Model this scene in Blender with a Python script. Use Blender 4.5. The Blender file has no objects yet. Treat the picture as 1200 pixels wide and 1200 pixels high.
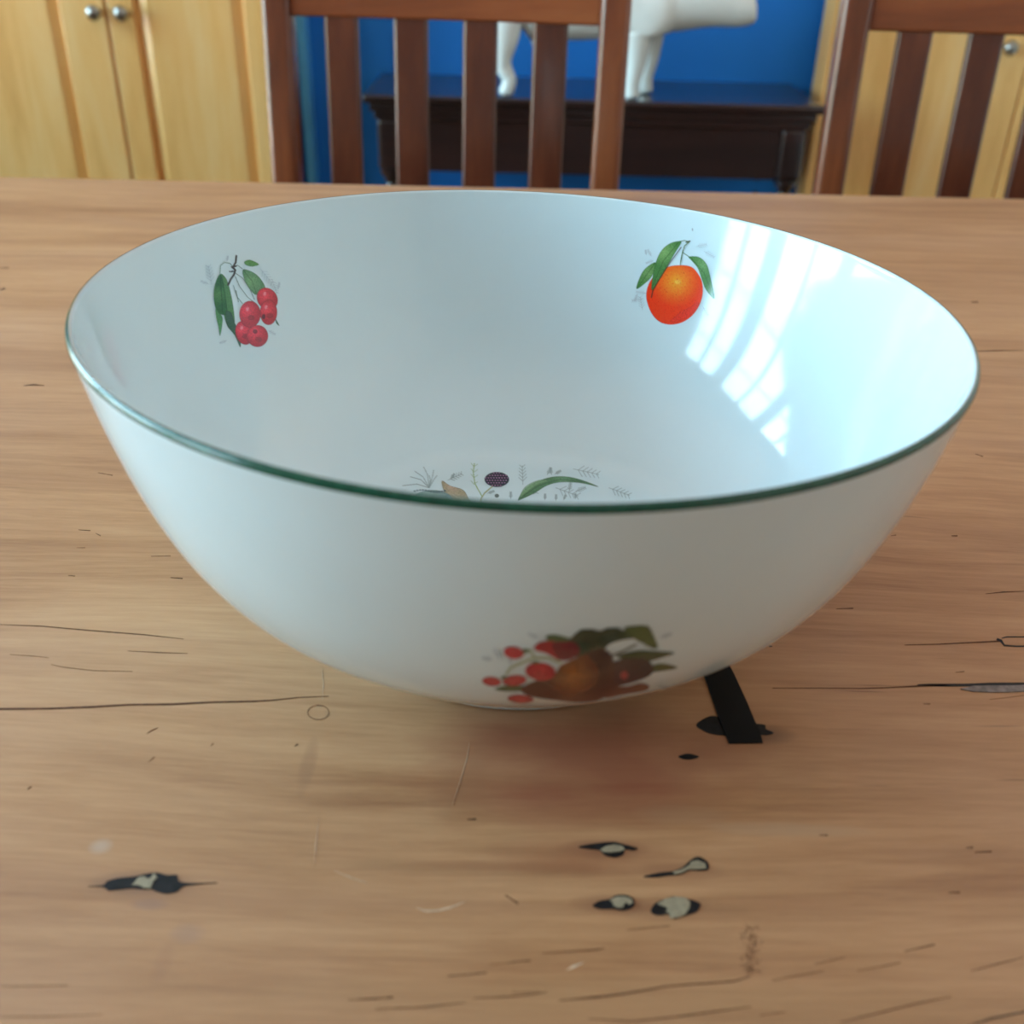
import bpy, bmesh, math, random
import numpy as np
from mathutils import Vector, Matrix
random.seed(7); rng = np.random.default_rng(7)
PI = math.pi
sc = bpy.context.scene
COL = sc.collection

# ------------------------------------------------------------------ basics
def lin1(c):
    c = c / 255.0
    return c / 12.92 if c <= 0.04045 else ((c + 0.055) / 1.055) ** 2.4
def lin(c): return tuple(lin1(v) for v in c)

def tag(o, label=None, cat=None, group=None, kind=None):
    if label: o['label'] = label
    if cat: o['category'] = cat
    if group: o['group'] = group
    if kind: o['kind'] = kind
    return o
def empty(name, loc=(0, 0, 0), rz=0.0):
    o = bpy.data.objects.new(name, None); COL.objects.link(o)
    o.location = loc; o.rotation_euler = (0, 0, rz); o.empty_display_size = 0.05
    return o
def link(name, me, mat=None, parent=None, smooth=False):
    if mat: me.materials.append(mat)
    if smooth:
        me.polygons.foreach_set('use_smooth', [True] * len(me.polygons))
    o = bpy.data.objects.new(name, me); COL.objects.link(o)
    if parent: o.parent = parent
    return o
def from_bm(name, bm, mat=None, parent=None, smooth=False, bevel=0.0, seg=2):
    bmesh.ops.recalc_face_normals(bm, faces=bm.faces[:])
    if bevel > 0:
        es = [e for e in bm.edges if len(e.link_faces) == 2 and e.calc_face_angle(0) > 0.5]
        bmesh.ops.bevel(bm, geom=es, offset=bevel, segments=seg, profile=0.5, affect='EDGES')
    me = bpy.data.meshes.new(name); bm.to_mesh(me); bm.free()
    o = link(name, me, mat, parent, smooth)
    if bevel > 0:
        for p in me.polygons: p.use_smooth = True
        try: me.set_sharp_from_angle(angle=math.radians(50))
        except Exception: pass
        wn_ = o.modifiers.new('weighted_normals', 'WEIGHTED_NORMAL'); wn_.weight = 90; wn_.keep_sharp = True
    return o
def add_box(bm, x0, x1, y0, y1, z0, z1, M=None):
    r = bmesh.ops.create_cube(bm, size=1.0)
    m = Matrix.Translation(((x0+x1)/2, (y0+y1)/2, (z0+z1)/2)) @ Matrix.Diagonal((abs(x1-x0), abs(y1-y0), abs(z1-z0), 1))
    bmesh.ops.transform(bm, matrix=(M @ m if M else m), verts=r['verts'])
    return r['verts']
def box(name, b, mat, parent=None, bevel=0.0, M=None, seg=2):
    bm = bmesh.new(); add_box(bm, *b, M=M)
    return from_bm(name, bm, mat, parent, bevel=bevel, seg=seg)
def lathe_bm(prof, n=48, cx=0, cy=0, z0=0, bm=None):
    bm = bm or bmesh.new(); rings = []
    for r, z in prof:
        if r < 1e-6: rings.append([bm.verts.new((cx, cy, z0+z))])
        else: rings.append([bm.verts.new((cx+r*math.cos(2*PI*i/n), cy+r*math.sin(2*PI*i/n), z0+z)) for i in range(n)])
    for a, b in zip(rings, rings[1:]):
        for i in range(n):
            j = (i+1) % n
            if len(a) == 1 and len(b) == 1: continue
            if len(a) == 1: bm.faces.new((a[0], b[i], b[j]))
            elif len(b) == 1: bm.faces.new((a[i], a[j], b[0]))
            else: bm.faces.new((a[i], a[j], b[j], b[i]))
    return bm

# ------------------------------------------------------------------ camera and scale
R = 0.15                      # bowl rim radius
TZ = 0.75                     # table top height
TH, ROLL, F = 0.5298, math.radians(1.5), 1200.0
HB = 0.846154 * R             # bowl height
CAMP = np.array([0.0, 0.0, TZ + 0.764*R + HB])
fwd = np.array([0, math.cos(TH), -math.sin(TH)]); r0 = np.array([1.0, 0, 0]); u0 = np.cross(r0, fwd)
cR, sR = math.cos(ROLL), math.sin(ROLL)
rgt = cR*r0 + sR*u0; upv = -sR*r0 + cR*u0
def ray(px, py): return (px-600)*rgt + (600-py)*upv + F*fwd
def T(px, py, z=TZ):
    d = ray(px, py); k = (z - CAMP[2]) / d[2]; return CAMP + k*d
def W(px, py, Y):
    d = ray(px, py); k = (Y - CAMP[1]) / d[1]; return CAMP + k*d
def project(P):
    q = P - CAMP; z = q @ fwd
    return 600 + F*(q @ rgt)/z, 600 - F*(q @ upv)/z

cam = bpy.data.cameras.new('camera'); camo = bpy.data.objects.new('camera', cam); COL.objects.link(camo)
camo.matrix_world = Matrix(((rgt[0], upv[0], -fwd[0], CAMP[0]), (rgt[1], upv[1], -fwd[1], CAMP[1]),
                            (rgt[2], upv[2], -fwd[2], CAMP[2]), (0, 0, 0, 1)))
cam.sensor_width = 36; cam.lens = 36.0; cam.clip_start = 0.01
cam.dof.use_dof = True; cam.dof.focus_distance = 0.45; cam.dof.aperture_fstop = 10.5
sc.camera = camo

# ------------------------------------------------------------------ node helpers
class N:
    def __init__(s, name):
        s.m = bpy.data.materials.new(name); s.m.use_nodes = True
        s.t = s.m.node_tree; s.n = s.t.nodes; s.b = s.n['Principled BSDF']; s.out = s.n['Material Output']
    def node(s, typ, **kw):
        x = s.n.new(typ)
        for k, v in kw.items():
            if k.startswith('i_'):
                x.inputs[k[2:].replace('_', ' ')].default_value = v
            else: setattr(x, k, v)
        return x
    def L(s, a, b): s.t.links.new(a, b)
    def obj_xyz(s, scale=(1, 1, 1), loc=(0, 0, 0), rot=(0, 0, 0)):
        tc = s.node('ShaderNodeTexCoord'); mp = s.node('ShaderNodeMapping')
        mp.inputs['Scale'].default_value = scale; mp.inputs['Location'].default_value = loc; mp.inputs['Rotation'].default_value = rot
        s.L(tc.outputs['Object'], mp.inputs['Vector']); return mp.outputs['Vector']
    def noise(s, vec, scale=1, detail=4, rough=.5, dist=0):
        x = s.node('ShaderNodeTexNoise'); x.inputs['Scale'].default_value = scale; x.inputs['Detail'].default_value = detail
        x.inputs['Roughness'].default_value = rough; x.inputs['Distortion'].default_value = dist
        s.L(vec, x.inputs['Vector']); return x.outputs['Fac']
    def ramp(s, fac, stops, interp='LINEAR'):
        x = s.node('ShaderNodeValToRGB'); cr = x.color_ramp; cr.interpolation = interp
        while len(cr.elements) < len(stops): cr.elements.new(0.5)
        for e, (p, c) in zip(cr.elements, stops):
            e.position = p; e.color = (*c, 1) if len(c) == 3 else c
        s.L(fac, x.inputs['Fac']); return x.outputs['Color']
    def mix(s, fac, a, b, mode='MIX'):
        x = s.node('ShaderNodeMix', data_type='RGBA', blend_type=mode)
        for v, i in ((fac, 0), (a, 6), (b, 7)):
            if isinstance(v, (int, float)): x.inputs[i].default_value = v
            elif isinstance(v, tuple): x.inputs[i].default_value = (*v, 1) if len(v) == 3 else v
            else: s.L(v, x.inputs[i])
        return x.outputs[2]
    def math(s, op, a, b=0.0, c=None, clamp=False):
        x = s.node('ShaderNodeMath', operation=op, use_clamp=clamp)
        for v, i in ((a, 0), (b, 1), (c, 2)):
            if v is None: continue
            if isinstance(v, (int, float)): x.inputs[i].default_value = v
            else: s.L(v, x.inputs[i])
        return x.outputs[0]
    def bump(s, h, strength=.2, dist=.001):
        x = s.node('ShaderNodeBump'); x.inputs['Strength'].default_value = strength; x.inputs['Distance'].default_value = dist
        s.L(h, x.inputs['Height']); s.L(x.outputs[0], s.b.inputs['Normal'])
    def set(s, **kw):
        for k, v in kw.items():
            i = s.b.inputs[k.replace('_', ' ')]
            if isinstance(v, (int, float)): i.default_value = v
            elif isinstance(v, tuple): i.default_value = (*v, 1) if len(v) == 3 else v
            else: s.L(v, i)
        return s.m

def flat_mat(name, c, rough=.5, var=.06, scale=30, **kw):
    a = N(name); v = a.obj_xyz()
    f = a.noise(v, scale, 4)
    col = a.ramp(f, [(0.3, tuple(x*(1-var) for x in c)), (0.7, tuple(min(1, x*(1+var)) for x in c))])
    return a.set(Base_Color=col, Roughness=rough, **kw)

def wood_mat(name, dark, mid, light, axis='x', rough=.4, coat=0.0, sc_=1.0, spec=.5):
    a = N(name)
    s = {'x': (1.6, 14, 14), 'z': (14, 14, 1.6)}[axis]
    s = tuple(v*sc_ for v in s)
    v = a.obj_xyz(s)
    n1 = a.noise(v, 1.0, 5, .6, .6)
    v2 = a.obj_xyz(tuple(q*6 for q in s))
    n2 = a.noise(v2, 1.0, 6, .7, .2)
    f = a.math('ADD', a.math('MULTIPLY', n1, .7), a.math('MULTIPLY', n2, .3))
    col = a.ramp(f, [(.32, dark), (.5, mid), (.68, light)])
    a.bump(n2, .08, .0005)
    return a.set(Base_Color=col, Roughness=rough, Coat_Weight=coat, Coat_Roughness=.12, Specular_IOR_Level=spec)

# ------------------------------------------------------------------ materials
GLAZE = (0.68, 0.78, 0.805)
m_glaze = N('white_glaze')
_v = m_glaze.obj_xyz(); _f = m_glaze.noise(_v, 25, 3)
_c = m_glaze.ramp(_f, [(.3, tuple(x*.985 for x in GLAZE)), (.7, tuple(x*1.01 for x in GLAZE))])
_h = m_glaze.noise(_v, 40, 2); m_glaze.bump(_h, .06, .0006)
m_glaze = m_glaze.set(Base_Color=_c, Roughness=.09, Specular_IOR_Level=.55, Coat_Weight=.15, Coat_Roughness=.03)
m_print = N('printed_transfer')
_a = m_print.node('ShaderNodeAttribute'); _a.attribute_name = 'Col'
m_print = m_print.set(Base_Color=_a.outputs['Color'], Roughness=.1, Specular_IOR_Level=.55)
m_green = flat_mat('green_enamel', lin((22, 74, 54)), .2, .25, 300)

m_room = flat_mat('cream_paint', (.82, .78, .73), .8, .02)
m_taupe = flat_mat('taupe_paint', (.34, .34, .345), .8, .02)
m_ceiling = flat_mat('ceiling_paint', (.88, .87, .86), .9, .02)
m_blue = flat_mat('blue_paint', (0.006, 0.185, 0.62), .75, .06, 3)
m_bluelit = flat_mat('lit_blue_paint', (0.10, .46, .85), .5, .05)  # paler copy of the wall blue, colour stands for a lit edge
m_floor = wood_mat('floor_wood', (.10, .05, .025), (.16, .085, .04), (.22, .12, .06), 'x', .4)
m_white = flat_mat('white_gloss_paint', (.8, .8, .78), .4, .03)
m_pine = wood_mat('honey_pine', (.74, .36, .09), (.90, .51, .17), (.94, .61, .26), 'z', .32, .2, .8)
m_chair = wood_mat('red_brown_stained_wood', (.045, .009, .005), (.105, .024, .010), (.19, .05, .02), 'z', .30, .7, 1.2)
m_chairx = wood_mat('red_brown_stained_wood_rail', (.15, .036, .012), (.27, .070, .020), (.36, .11, .034), 'x', .34, .25, 1.2)
m_post = wood_mat('red_brown_stained_wood_post', (.10, .025, .010), (.20, .050, .017), (.29, .085, .028), 'z', .30, .5, 1.2)
m_mahog = wood_mat('dark_mahogany', (.010, .004, .004), (.022, .008, .007), (.04, .014, .012), 'x', .28, .55, .8)
m_cer = flat_mat('white_ceramic', (.84, .87, .84), .15, .04, 20)
m_metal = flat_mat('pewter_metal', (.35, .34, .32), .3, .2, 60, Metallic=1.0)
m_black = flat_mat('black_resin', (.002, .002, .003), .5, .3, 200, Specular_IOR_Level=.2)
m_char = flat_mat('charred_knot', (.010, .009, .010), .5, .5, 400, Specular_IOR_Level=.25)
m_fill = flat_mat('pale_filler', (.32, .255, .165), .6, .15, 500)
m_crack = flat_mat('crack_brown', (.11, .042, .022), .6, .5, 500, Specular_IOR_Level=.15)
m_crack2 = flat_mat('hairline_brown', (.26, .125, .062), .6, .3, 500, Specular_IOR_Level=.2)
m_scr = flat_mat('pale_scratch', (.62, .45, .31), .5, .2, 500)
m_gfill = flat_mat('grey_filler', (.22, .17, .15), .5, .4, 300)

g = N('window_glass')
tr = g.node('ShaderNodeBsdfTransparent'); gl = g.node('ShaderNodeBsdfGlossy'); gl.inputs['Roughness'].default_value = .02
fr = g.node('ShaderNodeFresnel'); fr.inputs['IOR'].default_value = 1.45
mx = g.node('ShaderNodeMixShader'); g.L(fr.outputs[0], mx.inputs[0]); g.L(tr.outputs[0], mx.inputs[1]); g.L(gl.outputs[0], mx.inputs[2])
g.L(mx.outputs[0], g.out.inputs['Surface']); m_glass = g.m

# table wood ---------------------------------------------------------------
def table_material():
    a = N('scrubbed_pine_tabletop')
    tc = a.node('ShaderNodeTexCoord')
    base = tc.outputs['Object']
    # gentle waviness of the grain
    wn = a.node('ShaderNodeTexNoise'); wn.inputs['Scale'].default_value = 3.2; wn.inputs['Detail'].default_value = 1.5
    mpw = a.node('ShaderNodeMapping'); mpw.inputs['Scale'].default_value = (.7, 1.6, 1); a.L(base, mpw.inputs[0]); a.L(mpw.outputs[0], wn.inputs['Vector'])
    va = a.node('ShaderNodeVectorMath', operation='MULTIPLY_ADD')
    a.L(wn.outputs['Color'], va.inputs[0]); va.inputs[1].default_value = (0, .05, 0); a.L(base, va.inputs[2])
    def mp(scale, loc=(0, 0, 0)):
        m = a.node('ShaderNodeMapping'); m.inputs['Scale'].default_value = scale; m.inputs['Location'].default_value = loc
        m.inputs['Rotation'].default_value = (0, 0, math.radians(-2)); a.L(va.outputs[0], m.inputs[0]); return m.outputs[0]
    broad = a.noise(mp((2.6, 15, 1)), 1, 5, .6, .5)
    band = a.noise(mp((5, 75, 1), (3, 1, 0)), 1, 6, .65, .4)
    fine = a.noise(mp((28, 430, 1), (1, 5, 0)), 1, 6, .75, .3)
    blot = a.noise(mp((5, 8, 1), (7, 2, 0)), 1, 4, .6, .5)
    f = a.math('ADD', a.math('MULTIPLY', broad, .38), a.math('MULTIPLY', band, .34))
    f = a.math('ADD', f, a.math('MULTIPLY', fine, .28))
    col = a.ramp(f, [(.35, (.30, .122, .050)), (.45, (.42, .200, .088)), (.53, (.51, .258, .122)), (.64, (.60, .33, .168))])
    # red heartwood streaks
    red = a.noise(mp((1.6, 30, 1), (11, 4, 0)), 1, 3, .5, .6)
    col = a.mix(a.math('MULTIPLY', a.ramp(red, [(.56, (0, 0, 0)), (.72, (1, 1, 1))]), .45), col, (.30, .125, .055))
    # greyish worn bloom
    col = a.mix(a.math('MULTIPLY', a.ramp(blot, [(.45, (0, 0, 0)), (.75, (1, 1, 1))]), .35), col, (.54, .305, .185))
    # short dark pores
    pore = a.noise(mp((16, 330, 1), (2, 9, 0)), 1, 2, .5, .2)
    pm = a.ramp(pore, [(.695, (0, 0, 0)), (.76, (1, 1, 1))])
    msk = a.noise(mp((4, 20, 1), (5, 5, 0)), 1, 2, .5)
    pm = a.math('MULTIPLY', pm, a.ramp(msk, [(.5, (0, 0, 0)), (.6, (1, 1, 1))]))
    col = a.mix(a.math('MULTIPLY', pm, .5), col, (.12, .05, .025))
    # stains and painted bowl shade: (px, py, rx px, ry px, colour, strength)
    sx = a.node('ShaderNodeSeparateXYZ'); a.L(base, sx.inputs[0])
    wob = a.noise(mp((30, 60, 1)), 1, 3)
    for (px, py, rx, ry, c, st) in [
        (700, 1003, 130, 26, (.27, .085, .035), .55), (680, 890, 230, 75, (.30, .085, .045), .75), (560, 1018, 190, 10, (.30, .14, .06), .5),  # second entry paints the bowl's shadow and reflection into the wood
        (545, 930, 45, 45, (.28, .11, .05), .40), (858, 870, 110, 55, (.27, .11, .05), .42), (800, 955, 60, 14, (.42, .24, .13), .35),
        (170, 1036, 75, 20, (.26, .13, .07), .4), (790, 1065, 90, 16, (.26, .12, .06), .4), (712, 995, 62, 13, (.22, .08, .04), .6), (795, 1020, 62, 13, (.24, .09, .045), .5), (715, 1059, 52, 13, (.22, .08, .04), .55), (170, 1034, 66, 15, (.20, .09, .055), .6), (935, 1058, 120, 12, (.33, .13, .06), .35), (620, 1016, 140, 8, (.32, .12, .055), .5), (360, 900, 10, 40, (.30, .14, .07), .4),
        (118, 992, 17, 11, (.52, .39, .31), .6), (175, 1060, 26, 8, (.22, .13, .12), .35), (220, 1095, 26, 14, (.27, .17, .15), .35),
        (190, 1130, 13, 34, (.33, .15, .08), .3), (920, 972, 100, 10, (.45, .30, .19), .4),
        (100, 430, 500, 18, (.42, .22, .12), .2), (760, 1180, 700, 40, (.36, .19, .085), .35), (1140, 1000, 120, 12, (.31, .14, .07), .35),
        (890, 860, 46, 12, (.10, .05, .03), .5)]:
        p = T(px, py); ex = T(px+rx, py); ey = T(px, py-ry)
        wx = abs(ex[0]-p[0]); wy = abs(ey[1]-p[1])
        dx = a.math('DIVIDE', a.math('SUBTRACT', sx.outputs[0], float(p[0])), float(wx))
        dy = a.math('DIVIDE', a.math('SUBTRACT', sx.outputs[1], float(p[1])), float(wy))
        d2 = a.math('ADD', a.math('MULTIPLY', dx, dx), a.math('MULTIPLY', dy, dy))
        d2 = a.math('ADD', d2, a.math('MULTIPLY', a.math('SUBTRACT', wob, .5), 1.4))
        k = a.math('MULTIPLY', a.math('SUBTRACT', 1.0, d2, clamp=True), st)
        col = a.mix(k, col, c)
    a.bump(fine, .18, .0004)
    ro = a.math('ADD', a.math('MULTIPLY', blot, .2), .40)
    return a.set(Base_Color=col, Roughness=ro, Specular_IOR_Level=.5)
m_table = table_material()

# ------------------------------------------------------------------ room
XL, XR, YB, YF, ZC = -2.35, 1.62, 2.62, -1.7, 2.45
def struct(name, b, mat, M=None):
    o = box(name, b, mat); o['kind'] = 'structure'; return o
struct('floor', (XL-.15, XR+.15, YF-.15, YB+.15, -.08, 0), m_floor)
struct('ceiling', (XL-.15, XR+.15, YF-.15, YB+.15, ZC, ZC+.1), m_ceiling)
struct('wall_back', (XL-.15, XR+.15, YB, YB+.15, 0, ZC), m_blue)
struct('wall_right', (XR, XR+.15, YF, YB, 0, ZC), m_room)
struct('wall_front', (XL-.15, XR+.15, YF-.15, YF, 0, ZC), m_taupe)
# left wall with two window openings
wins = [(-.80, -.02, .45, 2.3), (0.14, 1.12, .45, 2.3), (1.28, 2.26, .45, 2.3)]
bm = bmesh.new()
ys = [YF] + [v for w in wins for v in w[:2]] + [YB]
for i in range(0, len(ys), 2): add_box(bm, XL-.15, XL, ys[i], ys[i+1], 0, ZC)
for (a0, a1, z0, z1) in wins:
    add_box(bm, XL-.15, XL, a0, a1, 0, z0); add_box(bm, XL-.15, XL, a0, a1, z1, ZC)
from_bm('wall_left', bm, m_room)['kind'] = 'structure'
def make_window(wi, xw, sg, a0, a1, z0, z1):
    """window in a side wall; xw is the room face of the wall, sg = -1 for the left wall, +1 for the right"""
    bm = bmesh.new(); f = .05
    def ab(d0, d1, y0, y1, q0, q1): add_box(bm, min(xw+sg*d0, xw+sg*d1), max(xw+sg*d0, xw+sg*d1), y0, y1, q0, q1)
    ab(.02, .10, a0, a0+f, z0, z1); ab(.02, .10, a1-f, a1, z0, z1); ab(.02, .10, a0+f, a1-f, z0, z0+f); ab(.02, .10, a0+f, a1-f, z1-f, z1)
    ym = (a0+a1)/2
    ab(.03, .09, ym-.035, ym+.035, z0+f, z1-f)
    for k in range(1, 4):
        zz = z0+(z1-z0)*k/4; ab(.045, .075, a0+f, a1-f, zz-.011, zz+.011)
    w = from_bm('window_%d' % wi, bm, m_white); w['kind'] = 'structure'
    x1, x2 = sorted((xw+sg*.059, xw+sg*.063))
    box('window_pane', (x1, x2, a0+f, a1-f, z0+f, z1-f), m_glass, w)
    x1, x2 = sorted((xw-sg*.05, xw+sg*.02))
    box('window_sill', (x1, x2, a0-.04, a1+.04, z0-.03, z0), m_white, w, bevel=.005)
    li = bpy.data.lights.new('window_portal', 'AREA'); li.shape = 'RECTANGLE'; li.size = z1-z0; li.size_y = a1-a0
    lo = bpy.data.objects.new('window_portal', li); COL.objects.link(lo); lo.location = (xw+sg*.17, ym, (z0+z1)/2)
    lo.rotation_euler = (0, sg*PI/2, 0); li.cycles.is_portal = True
for wi, w_ in enumerate(wins): make_window(wi+1, XL, -1, *w_)
for nm, b in (('baseboard_back', (XL, XR, YB-.02, YB, 0, .12)), ('baseboard_right', (XR-.02, XR, YF, YB-.02, 0, .12)),
              ('baseboard_left', (XL, XL+.02, YF, YB-.02, 0, .12)), ('baseboard_front', (XL+.02, XR-.02, YF, YF+.02, 0, .12))):
    struct(nm, b, m_white)

# world: daylight
w = bpy.data.worlds.new('daylight'); sc.world = w; w.use_nodes = True; nt = w.node_tree
bg = nt.nodes['Background']; tcw = nt.nodes.new('ShaderNodeTexCoord'); sp = nt.nodes.new('ShaderNodeSeparateXYZ')
cr = nt.nodes.new('ShaderNodeValToRGB'); nt.links.new(tcw.outputs['Generated'], sp.inputs[0]); 
mr = nt.nodes.new('ShaderNodeMapRange'); mr.inputs[1].default_value = -1; mr.inputs[2].default_value = 1
nt.links.new(sp.outputs[2], mr.inputs[0]); nt.links.new(mr.outputs[0], cr.inputs[0])
els = [(0.0, (.86, .84, .82)), (.46, (.80, .78, .76)), (.50, (.25, .30, .18)), (.53, (.30, .38, .25)), (.55, (.52, .84, 1.0)), (.7, (.47, .82, 1.05)), (1.0, (.42, .76, 1.05))]
while len(cr.color_ramp.elements) < len(els): cr.color_ramp.elements.new(.5)
for e, (p, c) in zip(cr.color_ramp.elements, els): e.position = p; e.color = (*c, 1)
nt.links.new(cr.outputs[0], bg.inputs['Color']); bg.inputs['Strength'].default_value = 9.0

# ------------------------------------------------------------------ table
def strip(pts, wd):
    """closed pixel outline of a line that swells and tapers"""
    pts = [np.array(p, float) for p in pts]; L = []; Rr = []
    n = len(pts)
    for i, p in enumerate(pts):
        d = pts[min(i+1, n-1)] - pts[max(i-1, 0)]; d /= np.linalg.norm(d)+1e-9
        nn = np.array([-d[1], d[0]]); h = (wd[i] if isinstance(wd, (list, tuple)) else wd*(.15 if i in (0, n-1) else 1))/2
        L.append(p+nn*h); Rr.append(p-nn*h)
    return L + Rr[::-1]
def spline(pts, k=5):
    P = [np.array(p, float) for p in pts]; n = len(P); out = []
    for i in range(n):
        a, b, c, d = P[i-1], P[i], P[(i+1) % n], P[(i+2) % n]
        for j in range(k):
            t = j/k
            out.append(.5*((2*b) + (-a+c)*t + (2*a-5*b+4*c-d)*t*t + (-a+3*b-3*c+d)*t**3))
    return out
def surf_poly(name, pxpts, mat, parent, h=.0002, base=0.0, smooth_outline=False):
    """a thin inlay lying on the table top, outline traced on the table plane"""
    if smooth_outline: pxpts = spline(pxpts)
    P = [T(p[0], p[1]) for p in pxpts]
    bm = bmesh.new()
    lo = [bm.verts.new((p[0], p[1], TZ + base - .0003)) for p in P]
    hi = [bm.verts.new((p[0], p[1], TZ + base + h)) for p in P]
    n = len(P)
    bm.faces.new(hi); bm.faces.new(lo[::-1])
    for i in range(n): bm.faces.new((lo[i], lo[(i+1) % n], hi[(i+1) % n], hi[i]))
    bmesh.ops.triangulate(bm, faces=[f for f in bm.faces if len(f.verts) > 4])
    return from_bm(name, bm, mat, parent)

e0, e1 = T(0, 206), T(1200, 232)
sl = (e1[1]-e0[1])/(e1[0]-e0[0])
def far_y(x): return e0[1] + sl*(x-e0[0])
TX0, TX1, TY0 = -1.15, 1.05, -0.02
table = empty('dining_table', ((TX0+TX1)/2, .5, 0))
tag(table, 'honey pine dining table with dark knots and cracks under the white bowl', 'table')
def tpart(o):
    o.parent = table; o.matrix_parent_inverse = Matrix.Translation(-Vector(table.location)); return o
bm = bmesh.new()
corners = [(TX0, TY0), (TX1, TY0), (TX1, far_y(TX1)), (TX0, far_y(TX0))]
lo = [bm.verts.new((x, y, TZ-.035)) for x, y in corners]; hi = [bm.verts.new((x, y, TZ)) for x, y in corners]
bm.faces.new(hi); bm.faces.new(lo[::-1])
for i in range(4): bm.faces.new((lo[i], lo[(i+1) % 4], hi[(i+1) % 4], hi[i]))
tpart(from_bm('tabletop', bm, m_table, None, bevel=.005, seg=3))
fy = min(far_y(TX0), far_y(TX1))
for nm, b in (('apron', (TX0+.14, TX1-.14, TY0+.08, TY0+.105, TZ-.135, TZ-.035)), ('apron', (TX0+.14, TX1-.14, fy-.105, fy-.08, TZ-.135, TZ-.035)),
              ('apron', (TX0+.08, TX0+.105, TY0+.14, fy-.14, TZ-.135, TZ-.035)), ('apron', (TX1-.105, TX1-.08, TY0+.14, fy-.14, TZ-.135, TZ-.035))):
    tpart(box(nm, b, m_table, bevel=.002))
for x in (TX0+.11, TX1-.11):
    for y in (TY0+.11, fy-.11):
        bm = bmesh.new(); add_box(bm, x-.04, x+.04, y-.04, y+.04, TZ-.17, TZ-.035)
        lathe_bm([(0, .58), (.034, .58), (.036, .565), (.028, .55), (.038, .53), (.038, .50), (.030, .45), (.026, .25), (.022, .12), (.03, .09), (.026, .06), (.018, 0), (0, 0)], 24, x, y, 0, bm)
        tpart(from_bm('leg', bm, m_table, None, bevel=0))

def knot(outline, fills, mat=m_char, name='knot'):
    k = tpart(surf_poly(name, outline, mat, None, .0002, 0, True)); 
    for f in fills:
        fo = surf_poly('filler_patch', f, m_fill, None, .0004, 0, False); fo.parent = k
        fo['label'] = 'pale filler pressed into the dark knot'
    return k
def Z(x0, y0, s, pts): return [(x0+a/s, y0+b/s) for a, b in pts]
# long knot at the lower left
knot(Z(90, 990, 6.667, [(90, 326), (205, 318), (240, 285), (330, 262), (450, 250), (560, 225), (640, 222), (700, 240), (780, 238), (790, 265), (810, 292), (900, 302), (1100, 298), (905, 316), (830, 330), (780, 370), (700, 384), (620, 365), (590, 350), (520, 350), (430, 342), (330, 352), (250, 358), (205, 332)]),
     [Z(90, 990, 6.667, [(430, 322), (452, 300), (480, 262), (530, 250), (545, 268), (575, 268), (590, 250), (600, 228), (615, 240), (630, 262), (600, 285), (592, 310), (575, 345), (525, 340), (490, 322), (455, 318)])])
# four filled knots
k3 = lambda p: Z(660, 960, 5.0, p)
knot(k3([(90, 163), (180, 145), (290, 135), (360, 150), (435, 172), (410, 185), (365, 180), (350, 210), (300, 226), (245, 212), (215, 184), (150, 176)]),
     [k3([(218, 182), (250, 162), (300, 153), (345, 162), (362, 182), (330, 192), (280, 198), (240, 196)])])
knot(k3([(470, 338), (560, 316), (640, 306), (700, 282), (750, 238), (790, 222), (830, 240), (852, 265), (848, 298), (800, 304), (740, 302), (690, 325), (620, 332), (540, 343)]),
     [k3([(640, 314), (690, 300), (735, 276), (752, 252), (790, 246), (832, 264), (838, 292), (780, 296), (735, 296), (690, 320), (655, 324)])])
knot(k3([(175, 505), (210, 482), (270, 470), (310, 448), (360, 445), (405, 462), (420, 495), (405, 520), (350, 537), (290, 528), (220, 528), (185, 518)]),
     [k3([(272, 478), (315, 458), (360, 458), (395, 470), (408, 492), (385, 505), (372, 490), (355, 500), (352, 520), (320, 523), (292, 508), (290, 490)])])
knot(k3([(515, 530), (540, 495), (600, 468), (650, 455), (720, 468), (770, 480), (805, 500), (785, 540), (750, 556), (700, 572), (650, 585), (615, 560), (560, 565), (520, 552)]),
     [k3([(550, 500), (600, 470), (660, 458), (715, 466), (742, 490), (740, 520), (715, 560), (680, 578), (630, 585), (622, 556), (600, 545), (612, 522), (575, 510)])])
knot([(795, 887), (803, 884), (810, 884), (819, 887), (811, 890), (802, 890)], [])
# grey scuffed knot behind the black inlay, then the inlay
knot(Z(780, 740, 5.4545, [(195, 600), (235, 565), (290, 543), (350, 550), (500, 585), (630, 598), (640, 625), (690, 650), (640, 664), (560, 655), (400, 668), (290, 655), (235, 632)]), [], m_char)
inl = tpart(surf_poly('black_inlay', Z(780, 740, 5.4545, [(150, 100), (350, 60), (412, 232), (440, 285), (525, 470), (570, 580), (600, 640), (620, 716), (405, 720), (340, 560), (250, 295)]), m_black, None, .0006))
inl['label'] = 'straight black resin inlay set into the wood'
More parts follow.
